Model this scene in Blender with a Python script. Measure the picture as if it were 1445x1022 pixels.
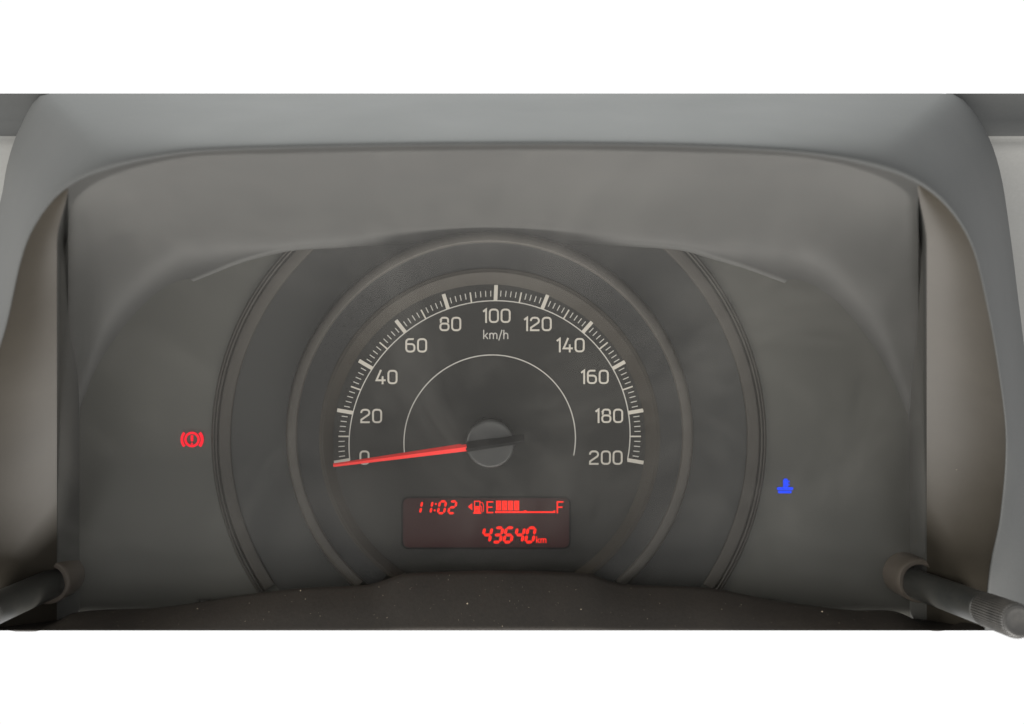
import bpy, bmesh, math, random
from mathutils import Vector, Matrix

random.seed(7)
for o in list(bpy.data.objects):
    bpy.data.objects.remove(o)
S = bpy.context.scene
COL = S.collection

# ------------------------------------------------------------------ camera
# one unit = one metre; the dial lies in the plane y = 0, the camera 261 mm in front of it
D = 261.0
FX, FY = 691.0, 480.0            # where the normal through the lens meets the dial plane (photo pixels)
cam = bpy.data.cameras.new('camera')
co = bpy.data.objects.new('camera', cam)
COL.objects.link(co)
S.camera = co
co.location = (0, -D / 1000, 0)
co.rotation_euler = (math.radians(90), 0, 0)
cam.sensor_width = 36
cam.lens = 26.0
cam.shift_x = (722.5 - FX) / 1445
cam.shift_y = -(511.0 - FY) / 1445
cam.clip_start = 0.01
cam.clip_end = 20
cam.dof.use_dof = True
cam.dof.focus_distance = 0.252
cam.dof.aperture_fstop = 9.0

# ------------------------------------------------------------------ world and lamps
W = bpy.data.worlds.new('World')
S.world = W
W.use_nodes = True
bg = W.node_tree.nodes['Background']
bg.inputs[0].default_value = (1.0, 1.0, 1.0, 1)
bg.inputs[1].default_value = 1.03


def area(name, loc, target, size, power, color):
    l = bpy.data.lights.new(name, 'AREA')
    l.shape = 'RECTANGLE'
    l.size, l.size_y = size
    l.energy = power
    l.color = color
    o = bpy.data.objects.new(name, l)
    COL.objects.link(o)
    o.location = loc
    o.rotation_euler = (Vector(target) - Vector(loc)).to_track_quat('-Z', 'Y').to_euler()
    return o


area('windscreen_light', (0, 0.22, 0.75), (0, -0.05, 0.05), (0.9, 0.5), 8.2, (0.96, 1.0, 0.975))
area('side_window_light', (-0.70, -0.30, 0.10), (0.14, -0.02, 0.03), (0.3, 0.25), 4.0, (1.0, 0.97, 0.90))
area('low_fill_light', (0, -0.195, -0.55), (0, -0.05, 0.05), (0.9, 0.16), 8.5, (1.0, 0.97, 0.93))  # added fill lamp below the frame, brightens the lining and upper lens

S.view_settings.view_transform = 'Standard'
S.view_settings.look = 'None'
S.view_settings.exposure = 0
S.view_settings.gamma = 1
S.cycles.use_denoising = True
S.cycles.denoising_prefilter = 'ACCURATE'
S.cycles.denoising_input_passes = 'RGB_ALBEDO_NORMAL'
S.cycles.max_bounces = 8
S.cycles.transparent_max_bounces = 12
S.cycles.caustics_reflective = False


# ------------------------------------------------------------------ helpers
def P(px, py, d):
    """photo pixel + millimetres in front of the dial plane -> point in space"""
    k = 0.25 * (D - d) / D / 1000
    return Vector(((px - FX) * k, -d / 1000, (FY - py) * k))


def link(name, me, mat, parent=None, smooth=True):
    o = bpy.data.objects.new(name, me)
    COL.objects.link(o)
    if mat:
        if not me.materials:
            me.materials.append(mat)
    if smooth:
        for p in me.polygons:
            p.use_smooth = True
    if parent:
        o.parent = parent
        w, q = Vector((0, 0, 0)), parent
        while q:
            w += q.location
            q = q.parent
        me.transform(Matrix.Translation(-w))
    return o


def mesh(name, verts, faces):
    me = bpy.data.meshes.new(name)
    me.from_pydata([tuple(v) for v in verts], [], faces)
    me.update()
    return me


def fix(me):
    bm = bmesh.new()
    bm.from_mesh(me)
    bmesh.ops.recalc_face_normals(bm, faces=bm.faces)
    bm.to_mesh(me)
    bm.free()


def grid(name, rows, mat, parent=None, closed=False, smooth=True):
    n = len(rows[0])
    v = [p for r in rows for p in r]
    f = []
    for i in range(len(rows) - 1):
        for j in range(n if closed else n - 1):
            k = (j + 1) % n
            f.append((i * n + j, i * n + k, (i + 1) * n + k, (i + 1) * n + j))
    me = mesh(name, v, f)
    fix(me)
    return link(name, me, mat, parent, smooth)


def empty(name, loc, label=None, cat=None, group=None):
    o = bpy.data.objects.new(name, None)
    COL.objects.link(o)
    o.location = loc
    o.empty_display_size = 0.01
    if label:
        o['label'] = label
        o['category'] = cat
    if group:
        o['group'] = group
    return o


def spline(pts, n):
    """Catmull-Rom through pts (tuples of any length), n samples spaced by chord length"""
    out = []
    m = len(pts)
    ln = [0]
    for a, b in zip(pts, pts[1:]):
        ln.append(ln[-1] + math.hypot(a[0] - b[0], a[1] - b[1]))
    for i in range(n):
        s = ln[-1] * i / (n - 1)
        k = 0
        while k < m - 2 and ln[k + 1] < s:
            k += 1
        t = (s - ln[k]) / max(1e-9, ln[k + 1] - ln[k])
        p1, p2 = pts[k], pts[k + 1]
        p0 = pts[k - 1] if k > 0 else p1
        p3 = pts[k + 2] if k + 2 < m else p2
        l12 = ln[k + 1] - ln[k]
        q = []
        for c in range(len(p1)):
            if k > 0:
                m1 = (p2[c] - p0[c]) / (ln[k + 1] - ln[k - 1]) * l12
            else:
                m1 = p2[c] - p1[c]
            if k + 2 < m:
                m2 = (p3[c] - p1[c]) / (ln[k + 2] - ln[k]) * l12
            else:
                m2 = p2[c] - p1[c]
            t2, t3 = t * t, t * t * t
            q.append((2 * t3 - 3 * t2 + 1) * p1[c] + (t3 - 2 * t2 + t) * m1 + (-2 * t3 + 3 * t2) * p2[c] + (t3 - t2) * m2)
        out.append(tuple(q))
    return out


def yat(pts, x):
    """smooth y at x along a curve given by x-sorted points"""
    if x <= pts[0][0]:
        return pts[0][1]
    for i in range(len(pts) - 1):
        a, b = pts[i], pts[i + 1]
        if x <= b[0]:
            t = (x - a[0]) / (b[0] - a[0])
            p = pts[i - 1] if i else a
            q = pts[i + 2] if i + 2 < len(pts) else b
            m1 = (b[1] - p[1]) / max(1e-6, b[0] - p[0]) * (b[0] - a[0])
            m2 = (q[1] - a[1]) / max(1e-6, q[0] - a[0]) * (b[0] - a[0])
            t2, t3 = t * t, t ** 3
            return (2 * t3 - 3 * t2 + 1) * a[1] + (t3 - 2 * t2 + t) * m1 + (-2 * t3 + 3 * t2) * b[1] + (t3 - t2) * m2
    return pts[-1][1]


# ------------------------------------------------------------------ materials
def plastic(name, col, rough=0.5, grain=0.12, bump=0.05, scale=900, spec=0.5, dust=0.0, dustcol=(0.30, 0.27, 0.22), blotch=0.12, coat=0.0):
    m = bpy.data.materials.new(name)
    m.use_nodes = True
    nt = m.node_tree
    n, l = nt.nodes, nt.links
    b = n['Principled BSDF']
    tc = n.new('ShaderNodeTexCoord')
    n1 = n.new('ShaderNodeTexNoise')
    n1.inputs['Scale'].default_value = scale
    n1.inputs['Detail'].default_value = 3
    l.new(tc.outputs['Object'], n1.inputs['Vector'])
    n2 = n.new('ShaderNodeTexNoise')
    n2.inputs['Scale'].default_value = 22
    n2.inputs['Detail'].default_value = 5
    l.new(tc.outputs['Object'], n2.inputs['Vector'])
    add = n.new('ShaderNodeMath')
    add.operation = 'MULTIPLY_ADD'
    l.new(n1.outputs['Fac'], add.inputs[0])
    add.inputs[1].default_value = 2 * grain
    add.inputs[2].default_value = 1 - grain
    add2 = n.new('ShaderNodeMath')
    add2.operation = 'MULTIPLY_ADD'
    l.new(n2.outputs['Fac'], add2.inputs[0])
    add2.inputs[1].default_value = 2 * blotch
    add2.inputs[2].default_value = 1 - blotch
    mul = n.new('ShaderNodeMath')
    mul.operation = 'MULTIPLY'
    l.new(add.outputs[0], mul.inputs[0])
    l.new(add2.outputs[0], mul.inputs[1])
    vm = n.new('ShaderNodeVectorMath')
    vm.operation = 'SCALE'
    vm.inputs[0].default_value = col[:3]
    l.new(mul.outputs[0], vm.inputs['Scale'])
    out = vm.outputs[0]
    if dust > 0:
        n3 = n.new('ShaderNodeTexNoise')
        n3.inputs['Scale'].default_value = 60
        n3.inputs['Detail'].default_value = 8
        n3.inputs['Roughness'].default_value = 0.7
        l.new(tc.outputs['Object'], n3.inputs['Vector'])
        mr = n.new('ShaderNodeMapRange')
        mr.inputs['From Min'].default_value = 0.35
        mr.inputs['From Max'].default_value = 0.75
        mr.inputs['To Min'].default_value = 0
        mr.inputs['To Max'].default_value = dust
        l.new(n3.outputs['Fac'], mr.inputs['Value'])
        mx = n.new('ShaderNodeMix')
        mx.data_type = 'RGBA'
        l.new(mr.outputs[0], mx.inputs['Factor'])
        l.new(out, mx.inputs['A'])
        mx.inputs['B'].default_value = (*dustcol, 1)
        out = mx.outputs['Result']
    l.new(out, b.inputs['Base Color'])
    rr = n.new('ShaderNodeMath')
    rr.operation = 'MULTIPLY_ADD'
    l.new(n2.outputs['Fac'], rr.inputs[0])
    rr.inputs[1].default_value = 0.16
    rr.inputs[2].default_value = rough - 0.08
    l.new(rr.outputs[0], b.inputs['Roughness'])
    b.inputs['Specular IOR Level'].default_value = spec
    if coat:
        b.inputs['Coat Weight'].default_value = coat
        b.inputs['Coat Roughness'].default_value = 0.08
    if bump:
        bp = n.new('ShaderNodeBump')
        bp.inputs['Strength'].default_value = bump
        bp.inputs['Distance'].default_value = 0.0004
        l.new(n1.outputs['Fac'], bp.inputs['Height'])
        l.new(bp.outputs[0], b.inputs['Normal'])
    return m


def glow(name, col, strength):
    m = bpy.data.materials.new(name)
    m.use_nodes = True
    b = m.node_tree.nodes['Principled BSDF']
    b.inputs['Base Color'].default_value = (col[0] * 0.1, col[1] * 0.1, col[2] * 0.1, 1)
    b.inputs['Specular IOR Level'].default_value = 0.1
    b.inputs['Emission Color'].default_value = (*col, 1)
    b.inputs['Emission Strength'].default_value = strength
    b.inputs['Roughness'].default_value = 0.5
    return m


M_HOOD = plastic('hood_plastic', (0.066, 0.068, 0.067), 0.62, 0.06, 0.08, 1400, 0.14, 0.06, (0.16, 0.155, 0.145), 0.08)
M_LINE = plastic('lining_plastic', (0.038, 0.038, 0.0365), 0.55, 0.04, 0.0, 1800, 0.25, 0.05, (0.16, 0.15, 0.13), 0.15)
M_MASK = plastic('mask_plastic', (0.064, 0.063, 0.056), 0.55, 0.04, 0.0, 1800, 0.25, 0.05, (0.16, 0.15, 0.13), 0.15)
M_PANEL = plastic('inner_panel_plastic', (0.031, 0.031, 0.029), 0.6, 0.04, 0.0, 1800, 0.25, 0.0)
M_DIAL = plastic('dial_print_black', (0.016, 0.0155, 0.0135), 0.65, 0.04, 0.0, 2500, 0.2, 0.0)
M_WALL = plastic('gauge_wall_black', (0.013, 0.013, 0.0125), 0.5, 0.04, 0.0, 2500, 0.2, 0.0)
M_RING = plastic('gauge_ring_satin', (0.041, 0.037, 0.032), 0.5, 0.06, 0.02, 1800, 0.2, 0.04, (0.2, 0.19, 0.16))
M_CHAM = plastic('gauge_chamfer_satin', (0.025, 0.0215, 0.017), 0.55, 0.08, 0.02, 1800, 0.12, 0.05, (0.2, 0.18, 0.15))
M_WING = plastic('glossy_side_plastic', (0.030, 0.026, 0.020), 0.38, 0.05, 0.0, 800, 0.22, 0.03, (0.2, 0.18, 0.15), 0.2)
M_LEDGE = plastic('ledge_plastic', (0.021, 0.018, 0.015), 0.6, 0.25, 0.25, 1100, 0.2, 0.08, (0.10, 0.08, 0.06), 0.25)
M_STEP = plastic('side_wall_plastic', (0.055, 0.055, 0.052), 0.5, 0.08, 0.03, 1200, 0.3, 0.06)
M_PRINT = plastic('pale_print', (0.48, 0.445, 0.39), 0.6, 0.05, 0, 1500, 0.2, 0, blotch=0.06)
M_FINE = plastic('fine_pale_print', (0.44, 0.42, 0.385), 0.6, 0.05, 0, 1500, 0.2, 0, blotch=0.06)
M_NEEDLE = plastic('needle_red', (0.60, 0.020, 0.017), 0.6, 0.05, 0, 900, 0.12, 0, blotch=0.08)
M_TAIL = plastic('needle_black', (0.004, 0.004, 0.004), 0.6, 0.08, 0, 900, 0.05)
M_HUB = plastic('hub_black', (0.019, 0.019, 0.018), 0.38, 0.10, 0.02, 1500, 0.45, 0.06, (0.2, 0.2, 0.18))
M_KNOB = plastic('knob_black', (0.015, 0.016, 0.015), 0.42, 0.08, 0.05, 1500, 0.5, 0.14, (0.20, 0.18, 0.15))
M_RIB = plastic('knob_ribbed', (0.014, 0.014, 0.0135), 0.45, 0.08, 0.05, 1500, 0.45, 0.30, (0.30, 0.28, 0.25))
M_COLLAR = plastic('collar_dusty', (0.075, 0.062, 0.050), 0.6, 0.12, 0.08, 1500, 0.3, 0.25, (0.20, 0.16, 0.12))
M_SCREEN = plastic('screen_maroon', (0.005, 0.003, 0.003), 0.45, 0.05, 0, 900, 0.12, 0, blotch=0.2)
M_DASH = plastic('dashboard_plastic', (0.23, 0.23, 0.22), 0.6, 0.07, 0.12, 1000, 0.3, 0.12, (0.3, 0.29, 0.26))
M_DUST = plastic('dust_flake', (0.50, 0.42, 0.32), 0.8, 0.2, 0, 900, 0.1)
sb = M_SCREEN.node_tree.nodes['Principled BSDF']
sb.inputs['Emission Color'].default_value = (1.0, 0.04, 0.03, 1)   # faint backlight of the switched-on display
sb.inputs['Emission Strength'].default_value = 0.016
M_RED = glow('display_red_glow', (1.0, 0.010, 0.0), 1.25)
M_BRAKE = glow('brake_red_glow', (1.0, 0.0, 0.020), 1.05)
M_BLUE = glow('coolant_blue_glow', (0.0, 0.055, 1.0), 1.0)

m = bpy.data.materials.new('clear_lens')
m.use_nodes = True
nt = m.node_tree
n, l = nt.nodes, nt.links
n.remove(n['Principled BSDF'])
tr = n.new('ShaderNodeBsdfTransparent')
tr.inputs[0].default_value = (0.97, 0.97, 0.965, 1)
gl = n.new('ShaderNodeBsdfGlossy')
gl.inputs['Roughness'].default_value = 0.30
df = n.new('ShaderNodeBsdfDiffuse')
df.inputs[0].default_value = (0.55, 0.53, 0.49, 1)
geo = n.new('ShaderNodeNewGeometry')
dt = n.new('ShaderNodeVectorMath')
dt.operation = 'DOT_PRODUCT'
l.new(geo.outputs['Normal'], dt.inputs[0])
l.new(geo.outputs['Incoming'], dt.inputs[1])
ab = n.new('ShaderNodeMath')
ab.operation = 'ABSOLUTE'
l.new(dt.outputs['Value'], ab.inputs[0])
om = n.new('ShaderNodeMath')
om.operation = 'SUBTRACT'
om.inputs[0].default_value = 1
l.new(ab.outputs[0], om.inputs[1])
pw = n.new('ShaderNodeMath')
pw.operation = 'POWER'
l.new(om.outputs[0], pw.inputs[0])
pw.inputs[1].default_value = 5
fr = n.new('ShaderNodeMath')
fr.operation = 'MULTIPLY_ADD'
l.new(pw.outputs[0], fr.inputs[0])
fr.inputs[1].default_value = 0.6
fr.inputs[2].default_value = 0.005
tc = n.new('ShaderNodeTexCoord')
nz = n.new('ShaderNodeTexNoise')
nz.inputs['Scale'].default_value = 13
nz.inputs['Detail'].default_value = 9
nz.inputs['Roughness'].default_value = 0.68
nz.inputs['Distortion'].default_value = 1.2
l.new(tc.outputs['Object'], nz.inputs['Vector'])
mr = n.new('ShaderNodeMapRange')
mr.inputs['From Min'].default_value = 0.44
mr.inputs['From Max'].default_value = 0.74
mr.inputs['To Min'].default_value = 0.006
mr.inputs['To Max'].default_value = 0.024
l.new(nz.outputs['Fac'], mr.inputs['Value'])
m1 = n.new('ShaderNodeMixShader')
l.new(mr.outputs[0], m1.inputs[0])
l.new(tr.outputs[0], m1.inputs[1])
l.new(df.outputs[0], m1.inputs[2])
m2 = n.new('ShaderNodeMixShader')
l.new(fr.outputs[0], m2.inputs[0])
l.new(m1.outputs[0], m2.inputs[1])
l.new(gl.outputs[0], m2.inputs[2])
l.new(m2.outputs[0], n['Material Output'].inputs[0])
M_LENS = m

# ------------------------------------------------------------------ hood, lip and lining
hood = empty('instrument_hood', P(691, 203, 20), 'matte grey plastic hood arching over the whole speedometer cluster', 'instrument hood')


def dlip(y):
    return 88 - 61 * (max(203, y) - 203) / 687


def dout(y):
    return 15 + 12 * (y - 132) / 758


PAIRS = [((-26, 889.5), (-90, 889.5)), ((-42, 700), (-90, 640)), ((-22, 560), (-62, 470)), ((8, 460), (-30, 370)), ((36, 345), (0, 285)), ((70, 286), (11, 228)),
         ((108, 254), (28, 180)), ((160, 234), (62, 132)), ((220, 221), (140, 132)), ((290, 212), (220, 132)), ((480, 206), (450, 132)), ((700, 203), (700, 132)),
         ((900, 204), (930, 132)), ((1050, 209), (1110, 132)), ((1150, 217), (1230, 132)), ((1230, 232), (1343, 132)), ((1290, 254), (1388, 180)),
         ((1336, 290), (1411, 240)), ((1371, 345), (1425, 325)), ((1393, 430), (1437, 420)), ((1409, 520), (1449, 520)), ((1420, 620), (1460, 640)),
         ((1412, 730), (1470, 740)), ((1398, 800), (1476, 800)), ((1390, 889.5), (1480, 889.5))]
LIP = spline([(a[0], a[1], b[0], b[1]) for a, b in PAIRS], 170)
NR = 20
rows = []
# the curl under the lip, then the brow to its back edge
for s in (-0.10, -0.05):
    rows.append([P(x + (x - ox) * -s * 0.25, y + (y - oy) * -s * 0.25, dlip(y) - 6 * (-s / 0.10) ** 2) for x, y, ox, oy in LIP])
for i in range(NR + 1):
    s = i / NR
    r = []
    for x, y, ox, oy in LIP:
        oy = max(oy, 132)
        px, py = x + (ox - x) * s, y + (oy - y) * s
        d = dout(oy) + (dlip(y) - dout(oy)) * (1 - s ** 1.6)
        r.append(P(px, py, d))
    rows.append(r)
hs = grid('hood_shell', rows, M_HOOD, hood)

LIPTOP = [(p[0], p[1]) for p in LIP if p[1] < 300]
ARCH = [(96, 640), (140, 535), (200, 450), (250, 410), (300, 386), (350, 367), (410, 354), (480, 349), (590, 343), (691, 340), (800, 343), (900, 348), (960, 353), (1010, 366), (1050, 378), (1090, 393), (1140, 414), (1190, 452), (1250, 540), (1296, 640)]


def curl(px):
    e = max(0, (150 - px) / 54, (px - 1240) / 54)
    return e * e


rows = []
NC, NRR = 150, 26
for i in range(NRR + 1):
    t = i / NRR
    r = []
    for j in range(NC + 1):
        px = 96 + 1200 * j / NC
        ya, yl = yat(ARCH, px), yat(LIPTOP, px) - 1.5
        py = ya + (yl - ya) * t
        e = min(1, max(0, (abs(px - 690) - 300) / 150))
        d0 = 2.1 - 2.4 * e * e * (3 - 2 * e)
        d = d0 + (dlip(yl) - 3 - d0) * t ** (1.5 + 0.7 * e)
        d += 9 * curl(px) * (1 - t ** 3) * min(1, 2.5 * t) ** 2
        r.append(P(px, py, d))
    rows.append(r)
# return edge back to the mask
rows.insert(0, [p + Vector((0, 0.004, 0)) for p in rows[0]])
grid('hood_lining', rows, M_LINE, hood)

# side walls and glossy side panels
def dwing(y):
    t = max(0, (845 - y) / (845 - 252))
    return 4.5 + 74.5 * t ** 1.1


for side in (-1, 1):
    inner = [(-1, 112, 80)] if side < 0 else [(1, 1284, 1308)]
    _, xm, xw = inner[0]
    xt = 98 if side < 0 else 1294
    ys = [252 + (888 - 252) * k / 50 for k in range(51)]
    r0, r1, r2 = [], [], []
    for y in ys:
        k = min(1, max(0, (y - 252) / 90))
        k = k * k * (3 - 2 * k)
        x_w = xt + (xw - xt) * k
        x_m = xt + (xm - xt) * k
        r0.append((x_m, y, 0))
        r1.append((x_w, y, dwing(y)))
    wall = []
    for f in [q / 8 for q in range(9)]:
        wall.append([P(a[0] + (b[0] - a[0]) * f, a[1], a[2] + (b[2] - a[2]) * f) for a, b in zip(r0, r1)])
    grid('side_wall', wall, M_STEP, hood)
    # lip edge on this side, by height
    lipside = sorted([(p[1], p[0]) for p in LIP if (p[0] < 300 if side < 0 else p[0] > 1100)])
    ls = []
    for a in lipside:
        if not ls or a[0] > ls[-1][0] + 0.5:
            ls.append(a)
    wing = []
    for f in [q / 14 for q in range(15)]:
        r = []
        for (x_w, y, d) in r1:
            yy = max(y, 256)
            xl = yat(ls, yy)
            dl = dlip(yy) - 2.5
            if side < 0:
                xl = min(xl, x_w - 2)
            else:
                xl = max(xl, x_w + 2)
            b = 0.6 * math.sin(f * math.pi) * min(1, (889 - y) / 200)
            r.append(P(x_w + (xl - x_w) * f, y, d + (dl - d) * f - b))
        wing.append(r)
    grid('side_panel', wing, M_WING, hood)

# lower ledge with a hump under the dial and a dip round each knob
LEDGE = [(-110, 880), (-30, 882), (0, 884), (28, 888), (52, 887), (80, 877), (102, 866), (140, 861), (230, 857), (350, 839), (430, 830), (520, 825), (545, 818), (570, 810), (630, 807), (700, 805.5), (780, 807),
         (835, 811), (856, 819), (885, 825), (1000, 830), (1090, 847), (1200, 861), (1258, 862), (1284, 871), (1308, 885), (1334, 886), (1360, 877), (1400, 871), (1560, 868)]


def ledge_y(x):
    return min(887.5, yat(LEDGE, x))


xs = [-110 + 1670 * i / 240 for i in range(241)]
rows = []
rows.append([P(x, ledge_y(x) + 4, 3) for x in xs])
rows.append([P(x, ledge_y(x) + 0.8, 15.2) for x in xs])
for i in range(13):
    t = i / 12
    r = []
    for x in xs:
        y0 = ledge_y(x)
        bul = 0.9 * math.sin(math.pi * t) * min(1, (890 - y0) / 40)
        r.append(P(x, y0 + (890 - y0) * t, 16 + 11 * t ** 0.9 + bul))
    rows.append(r)
zf = P(0, 890, 27).z
fr_ = [P(x, 890, 27) for x in xs]
rows.append([Vector((p.x, p.y + 0.003, p.z - 0.0009)) for p in fr_])
rows.append([Vector((p.x, p.y + 0.026, p.z - 0.006)) for p in fr_])
grid('lower_ledge', rows, M_LEDGE, hood)

# ------------------------------------------------------------------ dashboard beside and behind the hood
v, f = [], []


def quadstrip(rows):
    o = len(v)
    nn = len(rows[0])
    for r in rows:
        v.extend(r)
    for i in range(len(rows) - 1):
        for j in range(nn - 1):
            a = o + i * nn + j
            f.append((a, a + 1, a + nn + 1, a + nn))


ct = P(0, 132, 15).z
zs = [132, 150, 170, 186, 192, 196, 202, 215, 240, 300, 400, 520, 640, 760, 889.5]
trim_rows = []
for (xa, xb) in ((-150, 70), (1335, 1600)):
    rr = []
    for y in zs:
        stepd = 12 if y <= 186 else (10 if y <= 192 else (4 if y < 200 else max(-6, 4.5 - 10 * (y - 202) / 60)))
        rr.append([P(xa + (xb - xa) * k / 10, y, (15 if y == 132 else stepd)) for k in range(11)])
    quadstrip(rr[4:])
    trim_rows.append(rr[:5])
# flat top behind the crest, back face and underside
xl, xr = P(-150, 132, 15).x, P(1600, 132, 15).x
quadstrip([[Vector((xl + (xr - xl) * k / 20, yy, zz)) for k in range(21)] for yy, zz in ((-0.0149, ct - 0.0002), (0.02, ct + 0.0005), (0.08, ct), (0.085, ct - 0.004), (0.085, -0.096), (0.0, -0.0975))])
me = mesh('dashboard', v, f)
fix(me)
db = link('dashboard', me, M_DASH)
db['kind'] = 'structure'
db['label'] = 'pale grey dashboard plastic outside the hood at both upper corners'

for tr_ in trim_rows:
    o = grid('dashboard_trim', tr_, M_HOOD)
    o['kind'] = 'structure'

# ------------------------------------------------------------------ instrument cluster
CL = empty('instrument_cluster', P(691, 620, -10), 'black speedometer cluster with red digital display and needle at zero', 'instrument cluster')

rows = []
for i in range(31):
    y = 335 + (888 - 335) * i / 30
    rows.append([P(94 + 1204 * j / 60, y, 0) for j in range(61)])
rows.append([P(94 + 1204 * j / 60, 888, -8) for j in range(61)])
grid('mask_panel', rows, M_MASK, CL)
back = mesh('rear_housing', [P(94, 335, -0.5), P(1298, 335, -0.5), P(1298, 888, -0.5), P(94, 888, -0.5)] + [P(x, y, -0.5) + Vector((0, 0.04, 0)) for x, y in ((94, 335), (1298, 335), (1298, 880), (94, 880))],
            [(0, 1, 5, 4), (1, 2, 6, 5), (2, 3, 7, 6), (3, 0, 4, 7), (4, 5, 6, 7)])
fix(back)
link('rear_housing', back, M_WALL, CL, False)


def ring(name, prof, amax, mat, parent, n=160):
    rows = []
    for (cx, cy, r, h) in prof:
        rows.append([P(cx + r * math.sin(a), min(846, cy - r * math.cos(a)), h) for a in [math.radians(-amax + 2 * amax * k / n) for k in range(n + 1)]])
    return grid(name, rows, mat, parent)


C0 = (690, 620)
ring('inner_panel', [(691, 614, 287, 0.15), (690.5, 617, 325, 0.16), (*C0, 364.5, 0.15)], 141, M_PANEL, CL, 160)
ring('outer_trim_ring', [(*C0, 364, 0), (*C0, 365, 0.7), (*C0, 367, 1.0), (*C0, 380, 1.6), (*C0, 381.5, 1.5), (*C0, 382.2, 0.4), (*C0, 383.6, 0.4), (*C0, 384.2, 1.6), (*C0, 386.5, 1.7), (*C0, 387, 0.5), (*C0, 388, 0.5), (*C0, 388.6, 1.5), (*C0, 390.5, 1.3), (*C0, 392, 0)], 124, M_RING, CL, 200)
ring('gauge_ring', [(691, 614, 271.5, 5.3), (691, 614, 273, 6.7), (691, 614, 275, 7.0), (691, 614, 284, 7.0), (691, 614, 286, 6.5), (691, 614, 287, 5.6), (691, 614, 288, 0)], 139, M_RING, CL, 200)
ring('gauge_wall', [(691, 619, 240.5, 3.6), (691, 618, 246, 3.9), (691, 614.5, 268, 4.9), (691, 614, 271.6, 5.4)], 143, M_WALL, CL, 200)
ring('gauge_chamfer', [(690.5, 622, 219.5, 0.2), (690.5, 622, 222, 0.8), (691, 619.6, 234.5, 3.6), (691, 619.4, 236, 3.9), (691, 619.2, 237, 3.5), (691, 619, 238.3, 4.1), (691, 619, 241, 3.6)], 147, M_CHAM, CL, 200)

# dial face disc, bottom cut by the ledge
nA = 128
vv = [P(690.5, 640, 0.45)]
for k in range(nA):
    a = 2 * math.pi * k / nA
    vv.append(P(690.5 + 221 * math.sin(a), min(832, 622 - 221 * math.cos(a)), 0.45))
face = mesh('dial_face', vv, [(0, 1 + k, 1 + (k + 1) % nA) for k in range(nA)])
fix(face)
dial = link('dial_face', face, M_DIAL, CL)


# -------- printed shapes: ribbons and polygons with a little thickness
def solid(polys, h0, h1, off=(0, 0), org=None):
    """extruded polygons given in photo pixels; one mesh"""
    bm = bmesh.new()
    for q, pl in enumerate(polys):
        top = [bm.verts.new(P(x + off[0], y + off[1], h1 + 0.002 * (q % 40))) for x, y in pl]
        bot = [bm.verts.new(P(x + off[0], y + off[1], h0)) for x, y in pl]
        nn = len(pl)
        try:
            bm.faces.new(top)
        except ValueError:
            continue
        for k in range(nn):
            bm.faces.new((top[k], bot[k], bot[(k + 1) % nn], top[(k + 1) % nn]))
    bmesh.ops.recalc_face_normals(bm, faces=bm.faces)
    me = bpy.data.meshes.new('print')
    if org is not None:
        bmesh.ops.translate(bm, verts=bm.verts, vec=-org)
    bm.to_mesh(me)
    bm.free()
    return me


def arcpts(cx, cy, r, a0, a1, n=6):
    return [(cx + r * math.cos(math.radians(a0 + (a1 - a0) * k / n)), cy + r * math.sin(math.radians(a0 + (a1 - a0) * k / n))) for k in range(n + 1)]


def stroke(pts, w, closed=False):
    """quads along a polyline, mitred"""
    n = len(pts)
    L, R = [], []
    for i, p in enumerate(pts):
        a = pts[i - 1] if (i > 0 or closed) else None
        b = pts[(i + 1) % n] if (i < n - 1 or closed) else None

        def un(p, q):
            d = math.hypot(q[0] - p[0], q[1] - p[1]) or 1e-9
            return ((q[0] - p[0]) / d, (q[1] - p[1]) / d)
        if a is None:
            t = un(p, b)
            k = 1
        elif b is None:
            t = un(a, p)
            k = 1
        else:
            t1, t2 = un(a, p), un(p, b)
            t = (t1[0] + t2[0], t1[1] + t2[1])
            d = math.hypot(*t) or 1e-9
            t = (t[0] / d, t[1] / d)
            k = 1 / max(0.45, t[0] * t1[0] + t[1] * t1[1])
        nx, ny = -t[1] * w / 2 * k, t[0] * w / 2 * k
        L.append((p[0] + nx, p[1] + ny))
        R.append((p[0] - nx, p[1] - ny))
    polys = []
    for i in range(n if closed else n - 1):
        j = (i + 1) % n
        polys.append([L[i], L[j], R[j], R[i]])
    return polys


def rrect(x0, y0, x1, y1, r, n=5):
    return arcpts(x1 - r, y1 - r, r, 0, 90, n) + arcpts(x0 + r, y1 - r, r, 90, 180, n) + arcpts(x0 + r, y0 + r, r, 180, 270, n) + arcpts(x1 - r, y0 + r, r, 270, 360, n)


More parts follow.
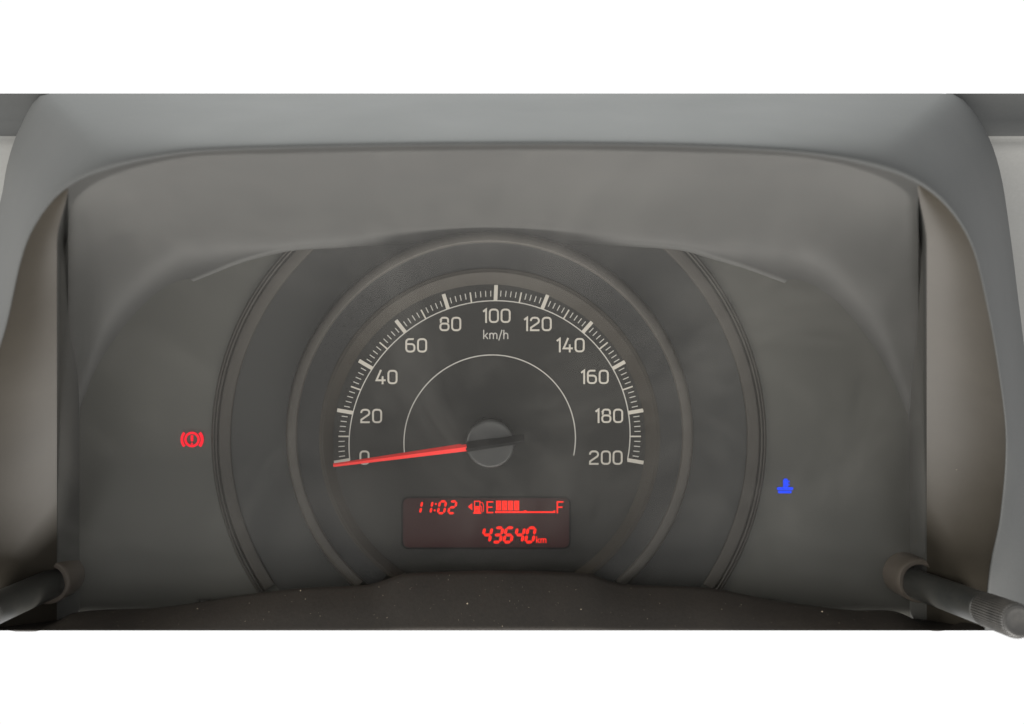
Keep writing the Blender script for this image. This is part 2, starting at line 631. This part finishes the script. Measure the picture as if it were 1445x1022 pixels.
# glyphs: y up, height 18 (centre line), list of (points, closed), advance width
def glyph(c):
    H, Wd, r = 17.6, 11.6, 4.2
    if c == '0':
        return [(rrect(0, 0, Wd, H, r), True)], Wd
    if c == '1':
        return [([(0, H - 3.0), (4.2, H + 0.2), (4.2, -1.4)], False)], 4.4
    if c == '2':
        return [([(0.1, H - 4.6)] + arcpts(4.2, H - 4.2, 4.2, 170, 90) + arcpts(Wd - 4.4, H - 4.2, 4.2, 90, -45) + [(0.2, 3.6), (0, 0), (Wd + 0.5, 0)], False)], Wd
    if c == '4':
        return [([(6.6, H + 1.3), (0.2, 4.2), (Wd + 1.4, 4.2)], False), ([(8.8, 9.8), (8.8, -1.4)], False)], Wd + 0.4
    if c == '6':
        return [([(Wd - 1, H)] + arcpts(r, H - r, r, 90, 180) + arcpts(r, r, r, 180, 270) + arcpts(Wd - r, r, r, 270, 360) + arcpts(Wd - r, 10.6 - r, r, 0, 90) + [(0.6, 10.6)], False)], Wd
    if c == '8':
        return [([(0.9, 10.6), (0.7, 11.2)] + [(0.7, H - 3.4)] + arcpts(4.1, H - 3.4, 3.4, 180, 90) + arcpts(Wd - 4.1, H - 3.4, 3.4, 90, 0) + [(Wd - 0.7, 11.2), (Wd - 0.9, 10.6)], False), (rrect(0, 0, Wd, 9.4, 3.8), True)], Wd
    if c == 'k':
        return [([(0, 0), (0, 13)], False), ([(5.6, 8.6), (0.6, 3.6)], False), ([(2.0, 4.8), (6.0, 0)], False)], 6.0
    if c == 'm':
        return [([(0, 0), (0, 8.4)], False), ([(0, 5.8)] + arcpts(2.5, 5.8, 2.5, 180, 0) + [(5.0, 0)], False), ([(5.0, 5.8)] + arcpts(7.5, 5.8, 2.5, 180, 0) + [(10.0, 0)], False)], 10.0
    if c == '/':
        return [([(0, -2), (4.6, 13)], False)], 4.6
    if c == 'h':
        return [([(0, 0), (0, 13)], False), ([(0, 5.6)] + arcpts(2.8, 5.6, 2.8, 180, 0) + [(5.6, 0)], False)], 5.6
    if c == 'E':
        return [([(8.6, 0), (0, 0), (0, 15.0), (8.6, 15.0)], False), ([(0, 7.6), (7.4, 7.6)], False)], 9
    if c == 'F':
        return [([(0, -1), (0, 15.0), (8.6, 15.0)], False), ([(0, 7.6), (7.4, 7.6)], False)], 9


def text_polys(s, cx, base, w, gap, scale=1.0):
    tot = sum(glyph(c)[1] * scale for c in s) + gap * (len(s) - 1)
    x = cx - tot / 2
    out = []
    for c in s:
        g, adv = glyph(c)
        for pts, cl in g:
            out += stroke([(x + p[0] * scale, base - p[1] * scale) for p in pts], w, cl)
        x += adv * scale + gap
    return out


H0, H1 = 0.46, 0.62
NUM = {'0': (514.3, 646), '20': (523.8, 587.2), '40': (545.3, 532.2), '60': (587.3, 487.5), '80': (635.5, 457.3), '100': (700.5, 445.7), '120': (758.5, 457.3), '140': (804.8, 487.2), '160': (839, 532), '180': (859.3, 587), '200': (855, 646)}
for s, (cx, cy) in NUM.items():
    o = link('numeral', solid(text_polys(s, cx, cy + 8.8, 2.55, 5.0), H0, H1), M_PRINT, dial, False)
    o['label'] = 'pale printed number ' + s
o = link('unit_lettering', solid(text_polys('km/h', 699.6, 478.6, 1.45, 2.6), H0, H1), M_FINE, dial, False)
o['label'] = 'small pale km/h lettering under the number 100'


def dmap(r, deg):
    a = math.radians(deg)
    u, vv_ = r * math.sin(a), r * math.cos(a)
    u *= 1.019 - 0.00012 * vv_
    return (691 + u + 0.042 * vv_, 616 - 0.985 * vv_)


def tick(name, k, r0, r1, w, mat):
    """k counts 2 km/h steps from 0"""
    deg = -100 + 2.0 * k
    a, b = dmap(r0, deg), dmap(r1, deg)
    link(name, solid(stroke([a, b], w), H0, H1 + 0.05), mat, dial, False)


for k in range(101):
    if k % 10 == 0:
        tick('major_tick', k, 194.5, 217, 5.2, M_PRINT)
    elif k % 5 == 0:
        tick('middle_tick', k, 194.5, 209.5, 2.0, M_PRINT)
    else:
        tick('minor_tick', k, 200.5, 209, 1.25, M_FINE)
link('scale_line', solid(stroke([dmap(194.5, -100 + 2.5 * k) for k in range(81)], 1.5), H0, H1 - 0.04), M_FINE, dial, False)
link('inner_arc_line', solid(stroke([(691 + 121 * math.sin(math.radians(a)) + 0.03 * 121 * math.cos(math.radians(a)), 622 - 121 * math.cos(math.radians(a))) for a in [-100 + 2.5 * k for k in range(81)]], 1.5), H0, H1), M_FINE, dial, False)

# -------- display
screen = rrect(567.5, 702, 804.5, 774, 9, 8)
disp = link('display', solid([screen], 0.3, 0.75), M_SCREEN, CL, False)
bez = link('display_frame', solid(stroke(screen, 2.8, True), 0.3, 0.95), M_TAIL, disp, False)
SEG = {'0': 'abcdef', '1': 'bc', '2': 'abged', '3': 'abgcd', '4': 'fgbc', '6': 'afgedc'}
E0, E1 = 0.78, 0.9


def seven(ch, x, base, w, h, sw, sl):
    g = 0.5
    segs = {'a': ((0, h), (w, h)), 'd': ((0, 0), (w, 0)), 'g': ((0, h / 2), (w, h / 2)), 'f': ((0, h / 2), (0, h)), 'e': ((0, 0), (0, h / 2)), 'b': ((w, h / 2), (w, h)), 'c': ((w, 0), (w, h / 2))}
    out = []
    for s in SEG[ch]:
        (x0, y0), (x1, y1) = segs[s]
        q = sw / 2
        if y0 == y1:
            pl = [(x0 + g, y0), (x0 + g + q, y0 + q), (x1 - g - q, y0 + q), (x1 - g, y0), (x1 - g - q, y0 - q), (x0 + g + q, y0 - q)]
        else:
            pl = [(x0, y0 + g), (x0 - q, y0 + g + q), (x0 - q, y1 - g - q), (x0, y1 - g), (x0 + q, y1 - g - q), (x0 + q, y0 + g + q)]
        out.append([(x + px + sl * py, base - py) for px, py in pl])
    return out


for ch, x in (('1', 584.2), ('1', 598.8), ('0', 617.9), ('2', 632.6)):
    link('clock_digit', solid(seven(ch, x, 724.4, 8.6, 16.6, 3.1, 0.18), E0, E1), M_RED, disp, False)
link('clock_colon', solid([arcpts(615.0, 711.4, 1.35, 0, 330, 11), arcpts(613.4, 720.4, 1.35, 0, 330, 11)], E0, E1), M_RED, disp, False)
for ch, x in zip('43640', (680.2, 695.6, 710.9, 726.3, 741.6)):
    link('odometer_digit', solid(seven(ch, x, 765.2, 10.2, 20.2, 4.0, 0.19), E0, E1), M_RED, disp, False)
link('odometer_unit', solid(text_polys('km', 763.8, 766.4, 1.25, 1.7, 0.72), E0, E1), M_RED, disp, False)
for k in range(4):
    x0 = 700.0 + 8.5 * k
    link('fuel_bar', solid([[(x0, 706.8), (x0 + 7.1, 706.8), (x0 + 7.1, 720.4), (x0, 720.6)]], E0, E1), M_RED, disp, False)
link('fuel_scale_line', solid([[(698.6, 721.4), (701, 721.4), (701, 721.6), (739.4, 721.6), (739.4, 720.4), (743, 720.4), (743, 721.8), (781, 721.8), (781, 720.6), (783.6, 720.6), (783.6, 724.0), (698.6, 724.2)]], E0, E1), M_RED, disp, False)
link('fuel_letter', solid(text_polys('E', 692, 723.5, 1.9, 0), E0, E1), M_RED, disp, False)['label'] = 'red letter E'
link('fuel_letter', solid(text_polys('F', 791, 723.5, 1.9, 0), E0, E1), M_RED, disp, False)['label'] = 'red letter F'
pump = stroke([(669.6, 724), (669.6, 707.6), (677.2, 707.6), (677.2, 724)], 1.3) + [[(669.1, 714.6), (677.8, 714.6), (677.8, 724.4), (669.1, 724.4)], [(667.6, 723.2), (679.2, 723.2), (679.2, 725.2), (667.6, 725.2)]]
pump += stroke([(678, 709.4), (680.4, 709.2), (682.3, 713), (682.2, 721)] + arcpts(680.9, 721, 1.3, 0, 180, 4) + [(679.5, 714.8), (677.9, 714.4)], 0.9)
link('fuel_pump_symbol', solid(pump, E0, E1), M_RED, disp, False)
link('fuel_side_arrow', solid([[(660.4, 715.2), (666.4, 710.2), (666.4, 720.4)]], E0, E1), M_RED, disp, False)

# -------- warning lights on the mask
bc = (270.8, 620.4)
br = stroke(arcpts(*bc, 9.3, 0, 356, 40), 3.4, True)
br += [rrect(268.9, 614.2, 272.6, 623.2, 1.4), arcpts(270.7, 626.3, 1.5, 0, 330, 11)]
br += stroke(arcpts(bc[0], bc[1], 14.3, 138, 222, 10), 3.9)
br += stroke(arcpts(bc[0], bc[1], 14.3, -42, 42, 10), 4.4)
o = link('brake_warning_light', solid(br, 0.1, 0.5), M_BRAKE, CL, False)
o['label'] = 'lit red brake warning symbol with exclamation mark in a ring'
tm = [rrect(1105.2, 675.4, 1112.2, 690.5, 3.2), rrect(1110.6, 678.4, 1114.6, 680.8, 0.9), rrect(1110.6, 682.8, 1114.6, 685.2, 0.9)]
tm += [rrect(1096.4, 687.6, 1119.6, 691.9, 2.0), rrect(1097.8, 692.5, 1117.4, 696.4, 1.8)]
o = link('coolant_warning_light', solid(tm, 0.1, 0.5), M_BLUE, CL, False)
o['label'] = 'lit blue cold coolant thermometer symbol'


# -------- needle and hub
def lathe(name, A, B, prof, mat, parent, n=48, ribs=0, amp=0):
    """prof: (millimetres along A->B, radius in millimetres)"""
    ax = (B - A).normalized()
    u = ax.orthogonal().normalized()
    w = ax.cross(u)
    rows = []
    for t, r in prof:
        ring_ = []
        for k in range(n):
            a = 2 * math.pi * k / n
            rr_ = r
            if ribs:
                rr_ = r + amp * (0.5 + 0.5 * math.cos(ribs * a)) if r > 1 else r
            ring_.append(A + ax * (t / 1000) + (u * math.cos(a) + w * math.sin(a)) * (rr_ / 1000))
        rows.append(ring_)
    return grid(name, rows, mat, parent, closed=True)


needle = None
hA = P(691.7, 626.5, 0.5)
kx = 0.25 * (D - 8) / D
hubA = P(691.7, 626.5, 8)
hub_base = Vector((hubA.x, -0.0005, hubA.z))
hub = lathe('needle_hub', hub_base, hub_base + Vector((0, -1, 0)), [(0, 8.0), (0.5, 8.2), (5.8, 8.45), (6.6, 8.4), (7.2, 8.1), (7.45, 7.6), (7.5, 7.2), (7.35, 6.9), (7.35, 4), (7.3, 0.01)], M_HUB, CL, 96)


def prism(name, a, b, wa0, wa1, wb0, wb1, da, db, ridge, mat, parent, ridge_off=0.0):
    """tapering ridged bar from pixel a to pixel b; w*0 above the axis, w*1 below it"""
    dx, dy = b[0] - a[0], b[1] - a[1]
    L = math.hypot(dx, dy)
    nx, ny = dy / L, -dx / L
    if ny > 0:
        nx, ny = -nx, -ny
    def sec(p, w0, w1, d, k=1):
        up = (p[0] + nx * w0, p[1] + ny * w0)
        lo = (p[0] - nx * w1, p[1] - ny * w1)
        md = (p[0] + nx * ridge_off * w0, p[1] + ny * ridge_off * w0)
        return [P(*up, d - 1.6), P(*up, d), P(*md, d + ridge * k), P(*lo, d), P(*lo, d - 1.6)]
    A_, B_ = sec(a, wa0, wa1, da, 0.7), sec(b, wb0, wb1, db)
    vs = A_ + B_
    fs = [(i, i + 1, i + 6, i + 5) for i in range(4)] + [(4, 0, 5, 9), (0, 1, 2, 3, 4)[::-1], (5, 6, 7, 8, 9)]
    me = mesh(name, vs, fs)
    fix(me)
    return link(name, me, mat, parent, False)


nd = prism('needle', (470.2, 656.6), (658.5, 631.6), 2.6, 2.6, 4.6, 5.2, 5.2, 9.4, 0.75, M_NEEDLE, CL, 0.15)
prism('needle_facet', (500, 650.0), (650.6, 629.3), 0.4, 0.6, 2.8, 2.6, 5.4, 8.6, 0.1, M_NEEDLE, nd, 0.0)
prism('needle_tail', (740, 619.3), (657, 632.0), 6.4, 6.0, 6.4, 6.2, 8.6, 9.0, 1.1, M_TAIL, nd, -0.3)
o = prism('needle_rib', (738, 616.5), (660, 628.5), 4.0, 3.0, 5.2, 3.0, 7.4, 8.2, 0.2, M_TAIL, nd, 0.0)

# -------- clear cover lens, leaning towards the driver at its top
def lens_d(y):
    t = (875 - y) / (875 - 206)
    return 11.2 + 34 * t + 34 * t * t


rows_f, NX, NY = [], 40, 30
for off in (0, 1.2):
    rr = []
    for i in range(NY + 1):
        y = 205 + (880 - 205) * i / NY
        r = []
        q = min(1, lens_d(y) / dwing(y))
        x0, x1 = 112 - 30 * q, 1284 + 22 * q
        k = min(1, max(0, (y - 252) / 90))
        k = k * k * (3 - 2 * k)
        x0, x1 = 98 + (x0 - 98) * k, 1294 + (x1 - 1294) * k
        for j in range(NX + 1):
            u = j / NX
            x = x0 + (x1 - x0) * u
            yy = y + (yat(LIPTOP, x) - 203) * (1 - i / NY)
            if i == NY:
                yy = min(yy, ledge_y(x) + 6)
            r.append(P(x, yy, min(lens_d(yy), dlip(yy) - 4) - 3 * (1 - (2 * u - 1) ** 2) + off))
        rr.append(r)
    rows_f.append(rr)
vs = [p for rr in rows_f for r in rr for p in r]
N1 = (NX + 1) * (NY + 1)
fs = []
for i in range(NY):
    for j in range(NX):
        a = i * (NX + 1) + j
        fs.append((a, a + 1, a + NX + 2, a + NX + 1))
        fs.append((N1 + a, N1 + a + NX + 1, N1 + a + NX + 2, N1 + a + 1))
me = mesh('cover_lens', vs, fs)
link('cover_lens', me, M_LENS, CL)

# ------------------------------------------------------------------ reset knobs either side
def reset_knob(label, c, a, tip, dtip):
    A, B = P(*a, 14), P(*tip, dtip)
    L = (B - A).length * 1000
    root = empty('reset_knob', A, label, 'knob', 'reset knobs either side of the cluster')
    parts = []
    C = P(*c, 10)
    ax = Vector((0, -1, 0)) * 0.75 + (B - A).normalized() * 0.25
    ax.normalize()
    cb = C - ax * 0.006
    parts.append(lathe('collar', cb, C, [(-5, 7.5), (0, 7.5), (4.4, 7.5), (5.6, 7.3), (6.0, 6.95), (5.75, 6.65), (6.05, 6.35), (5.75, 6.1), (6.0, 5.85), (5.6, 5.6), (4, 5.4), (-3, 5.3)], M_COLLAR, root, 72))
    k = L * 0.70
    parts.append(lathe('stem', A, B, [(-8, 4.9), (0, 4.9), (k - 0.8, 4.75), (k - 0.3, 4.7), (k, 4.4)], M_KNOB, root, 64))
    parts.append(lathe('ribbed_grip', A, B, [(k - 0.2, 4.3), (k, 4.5), (k + 0.5, 4.65), (L - 1.2, 4.65), (L - 0.3, 4.5), (L, 4.2)], M_RIB, root, 240, 40, 0.28))
    parts.append(lathe('end_cap', A, B, [(L - 0.2, 4.3), (L + 0.5, 3.9), (L + 0.3, 3.2), (L + 0.1, 2), (L + 0.1, 0.01)], M_RIB, root, 48))
    return root


reset_knob('black reset knob reaching out of a brown collar right of the blue light', (1299, 821), (1305, 829), (1437, 877), 57)
reset_knob('black reset knob in a brown collar at the bottom left, its tip cut off', (66, 823), (61, 829), (-66, 885), 58)

# ------------------------------------------------------------------ dust flakes on the ledge, mask and knobs
bm = bmesh.new()


def flake(c, s):
    n = random.randint(4, 6)
    top = []
    q = Vector((random.uniform(-1, 1), random.uniform(-1.5, -0.3), random.uniform(0.2, 1))).normalized().to_track_quat('Z', 'Y').to_matrix()
    st = random.uniform(0.35, 1)
    vs = []
    for k in range(n):
        a = 2 * math.pi * k / n
        r = s * random.uniform(0.6, 1)
        vs.append(bm.verts.new(c + q @ Vector((r * math.cos(a), r * math.sin(a) * st, 0))))
    ap = bm.verts.new(c + q @ Vector((0, 0, s * 0.4)))
    for k in range(n):
        bm.faces.new((vs[k], vs[(k + 1) % n], ap))
    bm.faces.new(vs[::-1])


for i in range(130):
    x = random.uniform(0, 1400) if i % 2 else random.gauss(640, 190)
    y0 = ledge_y(x)
    t = random.uniform(0.05, 0.95)
    bul = 0.9 * math.sin(math.pi * t) * min(1, (890 - y0) / 40)
    big = random.random() < 0.07
    flake(P(x, y0 + (890 - y0) * t, 16 + 11 * t ** 0.9 + bul + 0.1), (random.uniform(0.2, 0.36) if big else random.uniform(0.06, 0.15)) / 1000)
for x, y, d, s in ((274, 852, 10, 0.25), (268, 853, 10, 0.3), (280, 853, 10, 0.28), (777, 637, 0.8, 0.12), (809, 727, 0.8, 0.1), (489, 797, 5.5, 0.16), (488, 776, 6, 0.1), (1292, 765, 20, 0.2), (1350, 663, 42, 0.3), (1100, 780, 1, 0.12)):
    flake(P(x, y, d), s / 1000)
me = bpy.data.meshes.new('dust')
bm.to_mesh(me)
bm.free()
du = link('dust', me, M_DUST, None, False)
du['kind'] = 'stuff'
du['label'] = 'pale dust flakes scattered on the dark ledge below the dial'
